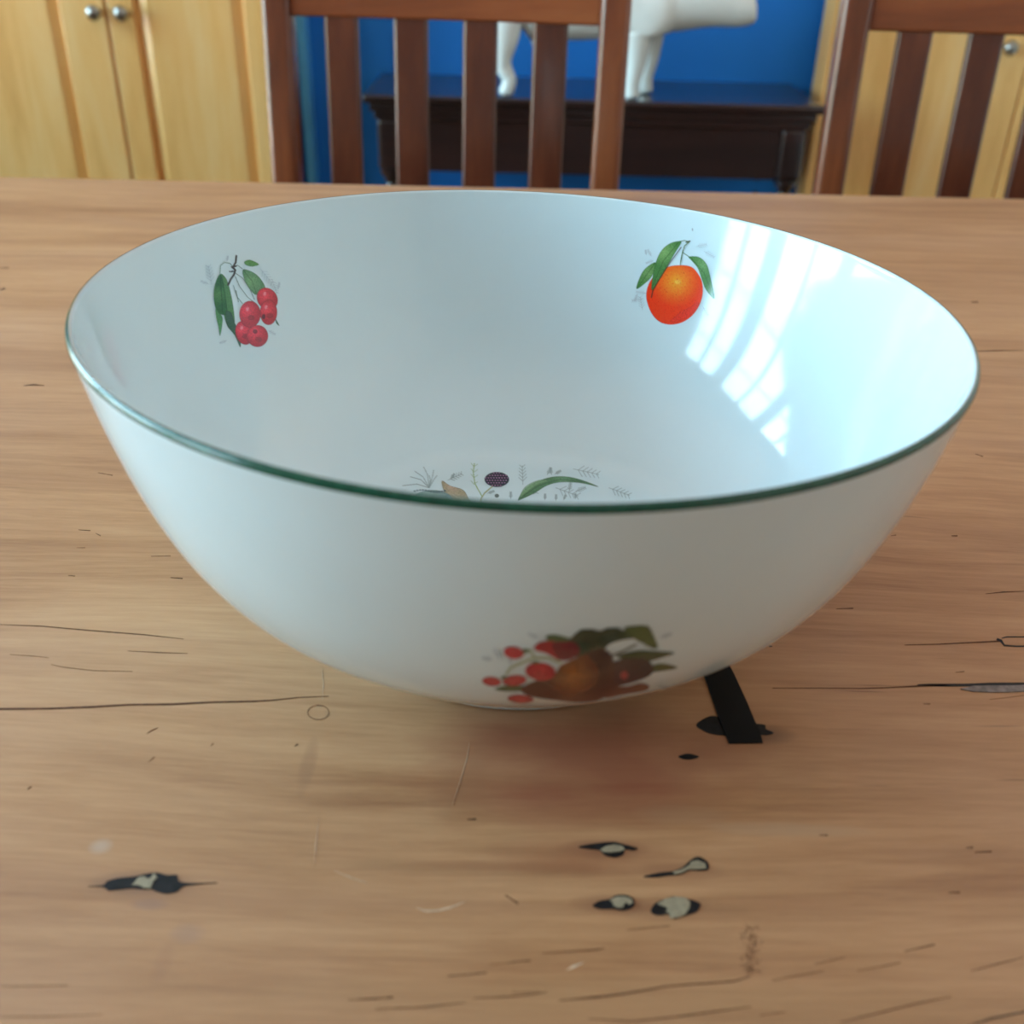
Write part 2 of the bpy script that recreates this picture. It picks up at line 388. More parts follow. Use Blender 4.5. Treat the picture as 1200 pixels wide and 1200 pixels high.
# board joint and cracks
def crack(pts, wd, mat=m_crack, name='crack'):
    wd = [q*.75 for q in wd] if isinstance(wd, (list, tuple)) else wd*.7
    tpart(surf_poly(name, strip(pts, wd), mat, None, .00015))
crack([(-60, 831), (0, 831), (60, 830.5), (110, 828.5), (150, 826), (200, 825.5), (250, 823), (300, 822), (322, 820.5), (350, 817.5), (385, 816)], [3, 3, 2.6, 2.8, 2.4, 2.8, 2.4, 2.2, 1.4, 1, .4], m_crack, 'board_joint')
crack([(905, 806.5), (960, 806.5), (1010, 807), (1040, 806), (1080, 804), (1110, 803)], [.5, .8, 1.2, 1.4, 2.2, 3], m_crack, 'board_joint')
crack([(1075, 803), (1090, 803), (1130, 803), (1160, 802), (1200, 802), (1260, 802)], [2, 4, 4, 4.5, 5, 5], m_char)
kg = tpart(surf_poly('filler_patch', [(1125, 808), (1140, 804.5), (1165, 804), (1190, 804), (1205, 803), (1260, 803), (1260, 809), (1200, 811), (1170, 812), (1140, 811)], m_gfill, None, .0004)); kg['label'] = 'grey filler in the board joint'
crack([(1060, 756), (1100, 755), (1140, 753), (1172, 751.5)], [.6, 1.2, 1.4, 2])
crack([(1168, 749), (1173, 751), (1177, 756.5), (1190, 757.5), (1260, 757)], [3, 4, 2.4, 2, 2], m_char)
crack([(1174, 748), (1180, 746.5), (1200, 746.5), (1260, 746)], [1, 1.6, 1.6, 1.6], m_char)
for pts, wd, m in [
    ([(0, 732), (50, 734), (100, 738.5), (170, 744), (215, 749)], 1.3, m_crack), ([(150, 763), (190, 765), (220, 766)], 1, m_crack),
    ([(12, 767), (40, 769), (57, 771)], 1, m_crack2), ([(60, 779), (75, 782), (110, 786), (155, 787)], .9, m_crack2),
    ([(177, 652), (200, 651.5)], 1.4, m_crack2), ([(200, 677), (214, 678)], 1.4, m_crack), ([(115, 554), (132, 557)], 1.6, m_crack2),
    ([(92, 621), (106, 622)], 1, m_crack), ([(112, 625), (118, 628)], 1.6, m_crack2), ([(80, 674.5), (88, 675)], 1.5, m_crack2), ([(90, 642), (100, 642)], 1, m_crack2),
    ([(28, 452), (40, 451), (52, 452)], 2.4, m_crack), ([(0, 340), (6, 338)], 2.6, m_crack), ([(0, 314), (10, 314)], 2.4, m_crack2),
    ([(172, 860), (178, 856), (185, 853)], 1.4, m_crack), ([(174, 893), (181, 887)], 1, m_crack2), ([(32, 925), (37, 922)], 1.4, m_crack), ([(247, 874), (250, 871)], 1.2, m_crack2),
    ([(345, 875), (349, 872)], 1.6, m_crack), ([(548, 960.5), (558, 960)], 1.8, m_char), ([(592, 1049), (607, 1059)], 1.6, m_crack), 
    ([(408, 1172), (440, 1171), (460, 1168)], 1, m_crack2), ([(420, 1171), (460, 1169)], .9, m_crack),
    ([(465, 1182), (500, 1180), (545, 1175)], 1.4, m_crack), ([(525, 1144), (570, 1140)], 1.2, m_crack), ([(555, 1170), (600, 1168), (640, 1163)], 1.3, m_crack),
    ([(575, 1130), (610, 1127)], .9, m_crack2), ([(636, 1117), (700, 1113), (708, 1111)], 1.5, m_crack), ([(660, 1172), (700, 1169), (735, 1165)], 1.2, m_crack),
    ([(655, 1173), (690, 1169), (730, 1165), (780, 1156), (820, 1153), (860, 1150), (880, 1144)], 1.9, m_crack),
    ([(690, 1194), (740, 1197), (790, 1192), (835, 1186), (880, 1180)], 1.5, m_crack), ([(735, 1090), (785, 1085)], .9, m_crack2),
    ([(905, 1149), (935, 1143), (965, 1138)], 1.6, m_crack2), ([(955, 1130), (990, 1122)], 1.2, m_crack2), ([(1005, 1138), (1055, 1128)], 1.4, m_crack2),
    ([(1060, 1115), (1095, 1107)], 1.3, m_crack), ([(1138, 1138), (1175, 1128), (1200, 1122)], 1.3, m_crack), ([(985, 1198), (1030, 1187), (1070, 1177), (1115, 1168)], 1.5, m_crack),
    ([(1125, 1206), (1160, 1194), (1200, 1186), (1220, 1183)], 2.4, m_char), ([(890, 1190), (920, 1186)], 1.2, m_crack2),
    ([(960, 979), (970, 979)], 1.4, m_crack), ([(1142, 999), (1162, 998)], 1.6, m_crack), ([(1132, 994), (1140, 993)], 1.2, m_crack), ([(1112, 1046), (1125, 1046)], 1.6, m_crack),
    ([(1135, 412), (1165, 411), (1200, 411)], 1.6, m_crack), ([(1138, 354), (1146, 354)], 2.2, m_crack), ([(1143, 532), (1152, 535)], 1.6, m_crack2),
    ([(1115, 628), (1122, 628)], 1.6, m_crack), ([(1044, 628), (1050, 627)], 1.6, m_crack2), ([(1155, 696), (1175, 694), (1200, 693)], 1.4, m_crack),
    ([(1082, 825), (1090, 825)], 1.8, m_crack2), ([(1120, 788), (1130, 787)], 1.4, m_crack2), ([(980, 713.5), (1000, 713)], 1, m_crack),
    ([(0, 1192), (60, 1191), (120, 1189)], 1.1, m_crack2), ([(0, 1156), (80, 1155)], .9, m_crack2), ([(440, 1183), (470, 1181)], .8, m_crack2),
    ([(600, 1163), (632, 1163)], 1.2, m_crack2), ([(1160, 820), (1200, 815)], .6, m_crack2), ([(600, 1127), (622, 1126)], 1.1, m_crack), ([(905, 757.8), (901, 757.5)], 2, m_char)]:
    crack(pts, wd if len(pts) > 2 else [wd*.4, wd], m)
# pale scratches, ring mark and a scuffed pencil mark
for pts, wd in [([(488, 1064), (500, 1068), (515, 1067), (530, 1063), (545, 1057)], 1.6), ([(369, 1012), (370, 990), (374, 960)], .9), ([(378, 820), (379, 800), (377, 784)], .9),
                ([(391, 1020), (410, 1028), (430, 1035)], .7), ([(550, 870), (547, 890), (530, 945)], .8), ([(664, 1137), (672, 1133), (684, 1128)], 3.0)]:
    tpart(surf_poly('scratch', strip(pts, wd), m_scr, None, .00012))
def ring_px(cx, cy, rx, ry, wd):
    o = [(cx+rx*math.cos(t), cy+ry*math.sin(t)) for t in np.linspace(0, 2*PI, 33)[:-1]]
    i = [(cx+(rx-wd)*math.cos(t), cy+(ry-wd)*math.sin(t)) for t in np.linspace(0, 2*PI, 33)[:-1]]
    bm = bmesh.new(); vo = [bm.verts.new((*T(*p)[:2], TZ+.0001)) for p in o]; vi = [bm.verts.new((*T(*p)[:2], TZ+.0001)) for p in i]
    for k in range(32): bm.faces.new((vo[k], vo[(k+1) % 32], vi[(k+1) % 32], vi[k]))
    return bm
tpart(from_bm('ring_mark', ring_px(373, 835, 13, 9, 1.2), m_crack2))
bm = bmesh.new()
for i in range(70):
    cx = 880 + rng.normal(0, 5.5); cy = 1085 + rng.random()*58; s = .8+rng.random()*1.6; a = rng.random()*3
    vs = [bm.verts.new((*T(cx+s*q*math.cos(a)-w_*math.sin(a)*.8, cy+s*q*math.sin(a)+w_*math.cos(a)*.8)[:2], TZ+.00012)) for q, w_ in ((-1.8, -.35), (1.8, -.35), (1.8, .35), (-1.8, .35))]
    bm.faces.new(vs)
tpart(from_bm('scuff_mark', bm, m_crack))

# ------------------------------------------------------------------ bowl
BX, BY = 0.0173*R, 2.3183*R
KX = 0.0203
zf = np.array([0, .05, .12, .22, .36, .55, .78, 1.0]); rf = np.array([.475, .525, .596, .694, .808, .896, .959, 1.0])
def pchip(x, xp, fp):
    x = np.atleast_1d(x).astype(float); h = np.diff(xp); d = np.diff(fp)/h; m = np.zeros_like(fp)
    m[0], m[-1] = d[0], d[-1]
    for i in range(1, len(xp)-1):
        if d[i-1]*d[i] > 0:
            w1, w2 = 2*h[i]+h[i-1], h[i]+2*h[i-1]; m[i] = (w1+w2)/(w1/d[i-1]+w2/d[i])
    i = np.clip(np.searchsorted(xp, x)-1, 0, len(xp)-2); t = (x-xp[i])/h[i]
    return (2*t**3-3*t**2+1)*fp[i]+(t**3-2*t**2+t)*h[i]*m[i]+(-2*t**3+3*t**2)*fp[i+1]+(t**3-t**2)*h[i]*m[i+1]
zo = np.linspace(0.035, .985, 60); ro_ = pchip(zo, zf, rf)
outer = np.stack([ro_*R, zo*HB], 1)
tg = np.gradient(outer, axis=0); tg /= np.linalg.norm(tg, axis=1)[:, None]
nrm = np.stack([-tg[:, 1], tg[:, 0]], 1)                 # towards the inside
thick = np.linspace(.0055, .0023, 60)[:, None]
inner_w = outer + nrm*thick
inner_w = inner_w[inner_w[:, 0] > 0.58*R]
zfl = .0135
r_start, z_start = inner_w[0]
# blend from a nearly flat floor into the wall
fl = []
for t in np.linspace(0, 1, 26)[:-1]:
    rr = t*r_start; fl.append((rr, zfl + (z_start-zfl)*(t**5)))
inner = np.array(fl + [tuple(p) for p in inner_w])
arc = np.concatenate([[0], np.cumsum(np.linalg.norm(np.diff(inner, axis=0), axis=1))])
def warp(P):
    f = np.clip((P[..., 2]-TZ)/HB, 0, 1.05)**2
    Q = P.copy(); Q[..., 2] = P[..., 2] - KX*(P[..., 0]-BX)*f
    return Q
top_o = outer[-1]; top_i = inner[-1]
mid = (top_o+top_i)/2; lip = []
for a in np.linspace(0, PI, 9)[1:-1]:
    lip.append(mid + (top_o-mid)*math.cos(a) + np.array([0, .0016])*math.sin(a))
foot = [(.0, .006), (.40*R, .006), (.455*R, .005), (.465*R, .0004), (.472*R, 0), (.488*R, 0), (.494*R, .0008), (.497*R, .0030), (.503*R, .0042)]
prof = [tuple(p) for p in foot] + [tuple(p) for p in outer] + [tuple(p) for p in lip] + [tuple(p) for p in inner[::-1]]
bowl = empty('serving_bowl', (BX, BY, TZ))
tag(bowl, 'large white china bowl with green rim and fruit prints on the wooden table', 'bowl')
def bowl_mesh(name, prof, mat, n=256):
    bm = lathe_bm(prof, n, BX, BY, TZ+.0005)
    for v in bm.verts:
        q = warp(np.array(v.co)); v.co = q
    for v in bm.verts: v.co.x -= BX; v.co.y -= BY; v.co.z -= TZ
    return from_bm(name, bm, mat, bowl, smooth=True)
bowl_mesh('bowl_body', prof, m_glaze)
band = [tuple(p) for p in outer[-3:]]
band = [(.9999*top_o[0]-.00006, top_o[1]-.0003), tuple(top_o)] + [tuple(p) for p in lip[:4]]
band = [(p[0]+.00012*(1 if i < 4 else .3), p[1]+.00010*min(i, 3)/3) for i, p in enumerate(band)]
bt = bowl_mesh('green_rim_band', band, m_green); bt['label'] = 'thin dark green painted line around the lip'

# ------------------------------------------------------------------ printed fruit transfers
SS = 4
class Canvas:
    """a little drawing board holding one printed transfer"""
    def __init__(s, x0, y0, x1, y1):
        s.x0, s.y0 = x0, y0; s.w, s.h = int((x1-x0)*SS), int((y1-y0)*SS)
        s.rgb = np.zeros((s.h, s.w, 3)); s.a = np.zeros((s.h, s.w))
        s.nz = rng.normal(0, 1, (s.h//3+2, s.w//3+2))
    def _box(s, pts, m):
        p = np.array(pts); x0 = max(0, int((p[:, 0].min()-m-s.x0)*SS)); x1 = min(s.w, int((p[:, 0].max()+m-s.x0)*SS)+2)
        y0 = max(0, int((p[:, 1].min()-m-s.y0)*SS)); y1 = min(s.h, int((p[:, 1].max()+m-s.y0)*SS)+2)
        yy, xx = np.mgrid[y0:y1, x0:x1]
        return (slice(y0, y1), slice(x0, x1)), xx/SS+s.x0, yy/SS+s.y0
    def _put(s, sl, cov, col):
        if cov.size == 0: return
        a0 = s.a[sl]; an = cov + a0*(1-cov)
        col = np.broadcast_to(np.array(col, float), (*cov.shape, 3))
        s.rgb[sl] = np.where(an[..., None] > 1e-6, (col*cov[..., None] + s.rgb[sl]*(a0*(1-cov))[..., None])/np.maximum(an, 1e-6)[..., None], 0)
        s.a[sl] = an
    def seg(s, X, Y, pts, closed):
        d = np.full(X.shape, 1e9); P = [np.array(p, float) for p in pts]
        pr = list(zip(P, P[1:]+([P[0]] if closed else []))) if closed else list(zip(P, P[1:]))
        tt = np.zeros(X.shape); n = len(pr)
        for i, (a, b) in enumerate(pr):
            ab = b-a; L = ab@ab+1e-12; t = np.clip(((X-a[0])*ab[0]+(Y-a[1])*ab[1])/L, 0, 1)
            dd = np.hypot(X-a[0]-t*ab[0], Y-a[1]-t*ab[1]); k = dd < d; d[k] = dd[k]; tt[k] = (i+t[k])/n
        return d, tt
    def poly(s, pts, col, alpha=1, col2=None, smooth=True, soft=.35, vein=None):
        pts = spline(pts, 4) if smooth else pts
        sl, X, Y = s._box(pts, 2)
        d, _ = s.seg(X, Y, pts, True); ins = np.zeros(X.shape, bool)
        for a, b in zip(pts, pts[1:]+[pts[0]]):
            c = (a[1] > Y) != (b[1] > Y)
            ins ^= c & (X < (b[0]-a[0])*(Y-a[1])/((b[1]-a[1]) or 1e-9)+a[0])
        sd = np.where(ins, -d, d); cov = np.clip(.5-sd/(2*soft), 0, 1)*alpha
        c = np.broadcast_to(np.array(col, float), (*X.shape, 3)).copy()
        if col2 is not None:
            c2, (gx, gy), gr = col2; t = np.clip(np.hypot(X-gx, Y-gy)/gr, 0, 1)[..., None]; c = np.array(c2, float)*(1-t)+c*t
        c *= (1-.25*np.clip(1-d/1.1, 0, 1)[..., None])             # darker printed outline
        n = s.nz[(np.arange(sl[0].start, sl[0].start+X.shape[0])//3)][:, (np.arange(sl[1].start, sl[1].start+X.shape[1])//3)]
        c *= (1+.07*n[..., None]); s._put(sl, cov, np.clip(c, 0, 255))
        if vein: s.line(vein, .7, tuple(v*.6 for v in col), .6)
    def ell(s, cx, cy, rx, ry, rot, col, col2=None, alpha=1):
        r = math.radians(rot); pts = [(cx+rx*math.cos(t)*math.cos(r)-ry*math.sin(t)*math.sin(r), cy+rx*math.cos(t)*math.sin(r)+ry*math.sin(t)*math.cos(r)) for t in np.linspace(0, 2*PI, 28)[:-1]]
        s.poly(pts, col, alpha, col2, smooth=False)
    def line(s, pts, w, col, alpha=1):
        sl, X, Y = s._box(pts, w+1); d, t = s.seg(X, Y, pts, False)
        s._put(sl, np.clip((w/2-d)/.35+.5, 0, 1)*alpha*min(1, w/.7), col)
    def sprig(s, x, y, ang, L, col, alpha=.5, n=5, w=.7):
        a = math.radians(ang); dx, dy = math.cos(a), -math.sin(a)
        s.line([(x, y), (x+dx*L, y+dy*L)], w, col, alpha)
        for i in range(1, n+1):
            t = i/(n+.5)*L; l = L*.32*(1-.4*i/n)
            for sg in (1, -1):
                b = a+sg*.8; s.line([(x+dx*t, y+dy*t), (x+dx*t+math.cos(b)*l, y+dy*t-math.sin(b)*l)], w, col, alpha)
    def sample(s, px, py):
        u = (px-s.x0)*SS; v = (py-s.y0)*SS
        ok = (u >= 0) & (u < s.w-1) & (v >= 0) & (v < s.h-1)
        u = np.clip(u, 0, s.w-1.001); v = np.clip(v, 0, s.h-1.001); i = u.astype(int); j = v.astype(int); fu = (u-i)[..., None]; fv = (v-j)[..., None]
        I = np.dstack([s.rgb*s.a[..., None], s.a])
        r = (I[j, i]*(1-fu)+I[j, i+1]*fu)*(1-fv)+(I[j+1, i]*(1-fu)+I[j+1, i+1]*fu)*fv
        return r*ok[..., None]

def to_lin(c):
    c = np.clip(c/255.0, 0, 1); return np.where(c <= .04045, c/12.92, ((c+.055)/1.055)**2.4)
def stamp(name, cv, white, phi0, phi1, s0, s1, cell, inside=True, label=None, dens=.85):
    """fit the drawn transfer to the curved wall of the bowl as a thin skin"""
    if inside: prf, ar = inner, arc
    else: prf = outer; ar = np.concatenate([[0], np.cumsum(np.linalg.norm(np.diff(outer, axis=0), axis=1))])
    ns = max(2, int((s1-s0)/cell)); sg = np.linspace(s0, s1, ns)
    rr = np.interp(sg, ar, prf[:, 0]); zz = np.interp(sg, ar, prf[:, 1])
    npz = max(2, int((phi1-phi0)*rr.max()/cell)); ph = np.linspace(phi0, phi1, npz)
    t = np.stack([np.gradient(rr), np.gradient(zz)], 1); t /= np.linalg.norm(t, axis=1)[:, None]+1e-12
    off = .00018
    nr, nz = (-t[:, 1], t[:, 0]) if inside else (t[:, 1], -t[:, 0])
    rr2 = rr+nr*off; zz2 = zz+nz*off
    P = np.stack([BX+rr2[:, None]*np.cos(ph), BY+rr2[:, None]*np.sin(ph), TZ+.0005+zz2[:, None]+0*ph], -1)
    P = warp(P); px, py = project(P); S = cv.sample(px, py); al = S[..., 3]
    keep = (al[:-1, :-1]+al[1:, :-1]+al[:-1, 1:]+al[1:, 1:])/4 > .10
    wl = to_lin(np.array(white, float)); rgb = S[..., :3]/np.maximum(al, 1e-4)[..., None]
    alb = np.clip(to_lin(rgb)/wl*np.array(GLAZE)*dens, 0, .95); g_ = np.array(GLAZE)
    colr = alb*al[..., None]+g_*(1-al[..., None])
    idx = np.arange(ns*npz).reshape(ns, npz); q = np.stack([idx[:-1, :-1], idx[:-1, 1:], idx[1:, 1:], idx[1:, :-1]], -1)[keep]
    used, inv = np.unique(q, return_inverse=True); q = inv.reshape(-1, 4)
    if not inside: pass
    V = P.reshape(-1, 3)[used]-np.array([BX, BY, TZ]); Cc = colr.reshape(-1, 3)[used]
    me = bpy.data.meshes.new(name); me.from_pydata(V.tolist(), [], q.tolist())
    at = me.color_attributes.new('Col', 'FLOAT_COLOR', 'POINT')
    at.data.foreach_set('color', np.concatenate([Cc, np.ones((len(Cc), 1))], 1).astype(np.float32).ravel())
    o = link(name, me, m_print, bowl, smooth=True)
    if label: o['label'] = label
    return o

GREY = (120, 138, 150)
# cherries
c = Canvas(225, 285, 345, 420); z = lambda p: Z(200, 270, 6.667, p)
for x, y, a, l in [(320, 420, 100, 22), (300, 420, 160, 10), (440, 860, 200, 9), (760, 780, 330, 10), (700, 300, -50, 22), (790, 380, -70, 18), (440, 240, 80, 6), (840, 460, 80, 8)]:
    q = z([(x, y)])[0]; c.sprig(q[0], q[1], a, l, GREY, .38, 5, .8)
c.line(z([(385, 340), (390, 275), (420, 250), (465, 258), (490, 290)]), .9, (80, 110, 90))
for p in ([(500, 330), (560, 370), (620, 460), (655, 540)], [(505, 360), (540, 440), (600, 520), (650, 560)], [(490, 430), (520, 520), (560, 570)], [(510, 470), (530, 560)], [(520, 270), (560, 300)]):
    c.line(z(p), .8, (85, 105, 95))
c.poly(z([(575, 245), (620, 230), (690, 265), (640, 282), (590, 272)]), (75, 125, 60))
c.poly(z([(565, 305), (640, 325), (700, 375), (740, 450), (700, 490), (655, 500), (600, 430), (570, 370)]), (72, 115, 78), 1, ((95, 140, 95), (94+200, 60+270), 14), vein=z([(570, 315), (640, 400), (670, 495)]))
c.poly(z([(385, 350), (430, 370), (460, 450), (490, 600), (500, 740), (460, 770), (425, 700), (400, 560)]), (68, 112, 62), vein=z([(400, 380), (460, 740)]))
c.poly(z([(385, 340), (345, 420), (335, 520), (355, 620), (400, 660), (440, 640), (430, 520), (410, 400)]), (42, 88, 45), 1, ((70, 115, 60), (256, 345), 12), vein=z([(388, 350), (405, 640)]))
c.poly(z([(350, 610), (375, 640), (405, 680), (400, 760), (385, 825), (372, 750), (355, 680)]), (66, 120, 70))
c.poly(z([(430, 640), (470, 640), (500, 720), (540, 800), (545, 915), (500, 820), (440, 740)]), (52, 82, 62))
c.poly(z([(820, 690), (850, 745), (825, 725)]), (55, 95, 75))
RD, RD2 = (150, 35, 45), (205, 60, 75)
for cx, cy, rx, ry, rot in [(755, 535, 78, 92, -35), (765, 640, 68, 100, 0), (575, 800, 68, 96, -15), (620, 655, 84, 105, 0), (678, 825, 84, 86, 0)]:
    q = z([(cx, cy)])[0]; c.ell(q[0], q[1], rx/6.667, ry/6.667, rot, RD, (RD2, (q[0]-3, q[1]-4), 13))
    c.ell(q[0]-3, q[1]-6, 2.0, 2.6, 15, (225, 130, 140), None, .7)
    c.ell(q[0]+1.5, q[1]+4, 4, 3, 0, (105, 25, 30), None, .5)
c.ell(309, 371, 2, 3, 0, (60, 20, 30), None, .8); c.ell(299, 388.5, 2.6, 2.6, 0, (90, 20, 28), None, .8)
c.line(z([(513, 200), (508, 250), (485, 290), (505, 310), (495, 345), (470, 380), (450, 425)]), 2.4, (45, 35, 32))
for p in ([(490, 290), (515, 275)], [(460, 322), (500, 318)], [(475, 285), (500, 300)]): c.line(z(p), 1.6, (45, 35, 32))
def phi_of(px, py, zfrac):
    """azimuth on the bowl of the wall point seen at a pixel"""
    best = None
    for a in np.linspace(-PI, PI, 721):
        P = warp(np.array([BX+math.cos(a)*R*float(pchip(zfrac, zf, rf)[0]), BY+math.sin(a)*R*float(pchip(zfrac, zf, rf)[0]), TZ+zfrac*HB]))
        x, y = project(P); d = abs(x-px)+.3*abs(y-py)
        if best is None or d < best[0]: best = (d, a, y)
    return best[1]
pc = phi_of(285, 350, .7)
WS = arc[-1]
stamp('cherry_print', c, (160, 181, 183), pc-.42, pc+.42, WS*.48, WS*.985, .00030, True, 'print of red cherries with green leaves')
# orange
c = Canvas(730, 262, 850, 400); z = lambda p: Z(720, 260, 6.667, p)
for x, y, a, l in [(290, 270, 120, 9), (250, 260, 100, 6), (310, 300, 200, 10), (640, 190, 10, 12), (700, 230, -30, 14), (180, 560, 250, 9), (230, 600, 190, 14), (220, 690, 100, 16), (690, 660, -60, 12), (250, 560, 170, 12), (610, 72, 90, 3)]:
    q = z([(x, y)])[0]; c.sprig(q[0], q[1], a, l, GREY, .35, 5, .8)
OR = (212, 58, 28)
oc = z([(468, 570)])[0]
c.poly(z([(520, 338), (600, 350), (650, 400), (685, 470), (690, 560), (665, 650), (610, 730), (530, 785), (440, 803), (360, 785), (300, 730), (262, 650), (248, 570), (270, 480), (330, 400), (420, 350)]), OR, 1, ((222, 150, 45), (792, 330), 30))
c.poly(z([(640, 620), (660, 650), (600, 730), (500, 780), (430, 785), (520, 700), (600, 660)]), (150, 45, 60), .35)
c.ell(*z([(495, 470)])[0], 4, 3, 0, (225, 180, 90), None, .5)
for i in range(60):
    a = rng.random()*2*PI; q = math.sqrt(rng.random())*30; c.ell(oc[0]+q*math.cos(a), oc[1]+q*math.sin(a)*1.04, .8, .6, 0, (190, 60, 30), None, .35)
c.line(z([(585, 158), (550, 185), (530, 240), (515, 335)]), 1.2, (70, 105, 60)); c.line(z([(585, 158), (550, 145), (500, 155)]), 1.0, (80, 115, 80)); c.line(z([(535, 240), (580, 270)]), 1.0, (70, 105, 70))
c.line(z([(560, 160), (590, 150)]), 1.6, (60, 75, 55))
LG = (62, 118, 66)
c.poly(z([(320, 315), (240, 365), (195, 440), (172, 525), (240, 480), (290, 430), (310, 380)]), LG, 1, ((100, 150, 95), (760, 320), 16), vein=z([(315, 325), (180, 515)]))
c.poly(z([(515, 150), (440, 165), (370, 220), (325, 310), (300, 420), (290, 530), (330, 490), (400, 370), (470, 250), (520, 170)]), LG, 1, ((108, 158, 100), (778, 295), 18), vein=z([(500, 160), (380, 310), (295, 510)]))
c.line(z([(520, 200), (440, 310), (350, 450), (300, 540), (290, 590)]), 1.4, (60, 45, 35), .8)
c.poly(z([(580, 272), (660, 275), (720, 330), (750, 430), (782, 600), (715, 530), (680, 440), (650, 360), (600, 300)]), LG, 1, ((95, 150, 100), (825, 310), 16), vein=z([(600, 282), (700, 400), (775, 585)]))
pc = phi_of(790, 340, .72)
stamp('orange_print', c, (158, 196, 208), pc-.38, pc+.38, WS*.50, WS*.985, .00030, True, 'print of an orange with three green leaves')
# centre print on the floor of the bowl
c = Canvas(455, 530, 770, 790); z = lambda p: Z(450, 520, 3.871, p)
G2 = (125, 145, 145)
for b, tips in (((215, 200), [(85, 190), (120, 150), (180, 105), (225, 120), (140, 125), (205, 145), (240, 145)]),):
    for t_ in tips: 
        mx_, my_ = (b[0]+t_[0])/2, min(b[1], t_[1])-2
        c.line(z([(b[0]-10, b[1]), (mx_, (b[1]+t_[1])/2-12), t_]), 1.1, G2, .8)
for x, y, a, l in [(290, 165, 25, 18), (305, 160, 60, 7), (630, 185, 92, 22), (740, 140, 60, 9), (760, 140, 100, 8), (775, 138, 30, 8), (860, 115, -12, 30), (700, 225, 160, 14), (780, 200, -20, 28), (840, 215, 80, 10), (870, 215, 20, 12), (1020, 200, -20, 26), (730, 255, 88, 7), (780, 258, 88, 7), (815, 255, 70, 6), (870, 250, 95, 6), (575, 250, 90, 8), (640, 240, 70, 8), (470, 225, 20, 8), (650, 400, 70, 20), (300, 500, 200, 30), (800, 420, 0, 40)]:
    q = z([(x, y)])[0]; c.sprig(q[0], q[1], a, l, G2, .75, 5, .9)
c.line(z([(445, 240), (412, 180), (405, 130), (410, 90)]), 1.2, (130, 160, 110)); 
for yy in (100, 125, 150, 180): c.line(z([(395, yy-12), (408, yy+4), (425, yy-8)]), .8, (130, 160, 120), .8)
c.poly(z([(262, 168), (300, 190), (360, 210), (385, 250), (420, 300), (300, 300), (275, 230)]), (142, 138, 108), 1, ((165, 150, 130), (530, 570), 12))
c.ell(*z([(220, 260)])[0], 24, 13, 0, (95, 125, 122), ((120, 150, 140), (500, 580), 20))
for i in range(12): c.ell(486+i*3.2, 575.5-1.2*math.sin(i*.6), 1.5, 1.1, 0, (60, 85, 90), None, .8)
bc = z([(512, 162)])[0]
c.ell(bc[0], bc[1], 14.5, 8.8, 0, (30, 18, 38))
for j in range(6):
    for i in range(9):
        x = bc[0]-13+i*3.2+(j % 2)*1.6; y = bc[1]-7.3+j*2.9
        if ((x-bc[0])/13.5)**2+((y-bc[1])/8)**2 < 1: c.ell(x, y, 1.45, 1.2, 0, (62, 44, 74)); c.ell(x-.2, y-.4, .9, .5, 0, (205, 165, 190), None, .9)
c.line(z([(490, 195), (455, 225), (440, 250), (430, 320)]), 1.6, (140, 150, 110)); c.ell(*z([(512, 236)])[0], 2.6, 2.2, 0, (95, 115, 110))
c.poly(z([(607, 255), (650, 195), (740, 155), (820, 148), (900, 165), (975, 196), (890, 178), (800, 175), (740, 190), (690, 220), (640, 245)]), (70, 112, 72), 1, ((92, 135, 95), (660, 562), 14), vein=z([(615, 248), (700, 190), (800, 162), (900, 172)]))
c.poly(z([(640, 195), (700, 165), (745, 168), (690, 190), (650, 220), (615, 245)]), (110, 150, 105), .8)
c.poly(z([(640, 300), (740, 290), (840, 360), (860, 480), (780, 560), (660, 560), (590, 470), (590, 370)]), (170, 150, 60), 1, ((205, 185, 95), (630, 620), 40))
c.poly(z([(440, 340), (540, 330), (600, 420), (580, 540), (480, 580), (390, 520), (380, 400)]), (90, 45, 80), 1, ((130, 75, 110), (570, 625), 30))
c.poly(z([(860, 470), (960, 440), (1050, 500), (960, 540)]), (70, 112, 72))
stamp('berry_print', c, (172, 196, 198), -PI, PI, .0003, arc[np.searchsorted(inner[:, 0], .60*R)], .00042, True, 'print of a dark blackberry with green leaf and grey sprigs')
# big fruit group on the outside
c = Canvas(545, 710, 815, 850); z = lambda p: Z(540, 710, 4.2857, p)
for x, y, a, l in [(390, 160, 160, 12), (160, 270, 170, 12), (200, 270, 120, 14), (780, 90, 60, 12), (1000, 160, 20, 14), (530, 110, 120, 10), (250, 300, 90, 14), (980, 400, -10, 16)]:
    q = z([(x, y)])[0]; c.sprig(q[0], q[1], a, l, (105, 110, 122), .45, 5, 1.2)
DG = (42, 46, 30)
c.line(z([(300, 230), (350, 225), (370, 260), (250, 310), (230, 340)]), 3, (130, 125, 90), .9); c.line(z([(370, 262), (440, 262), (500, 285)]), 3.5, (130, 122, 90), .9)
c.line(z([(760, 250), (820, 225), (880, 195)]), 2.2, (70, 60, 45)); c.line(z([(790, 290), (830, 245)]), 2, (80, 70, 50))
c.poly(z([(430, 150), (480, 145), (560, 165), (640, 180), (600, 230), (500, 210), (440, 180)]), (62, 72, 42))
c.poly(z([(540, 180), (620, 110), (700, 125), (760, 100), (850, 130), (940, 100), (985, 210), (930, 200), (880, 165), (780, 180), (730, 210), (700, 280), (560, 250)]), DG, 1, ((66, 74, 44), (750, 748), 30))
c.poly(z([(820, 110), (900, 95), (950, 120), (990, 210), (930, 195), (870, 165)]), (68, 74, 38))
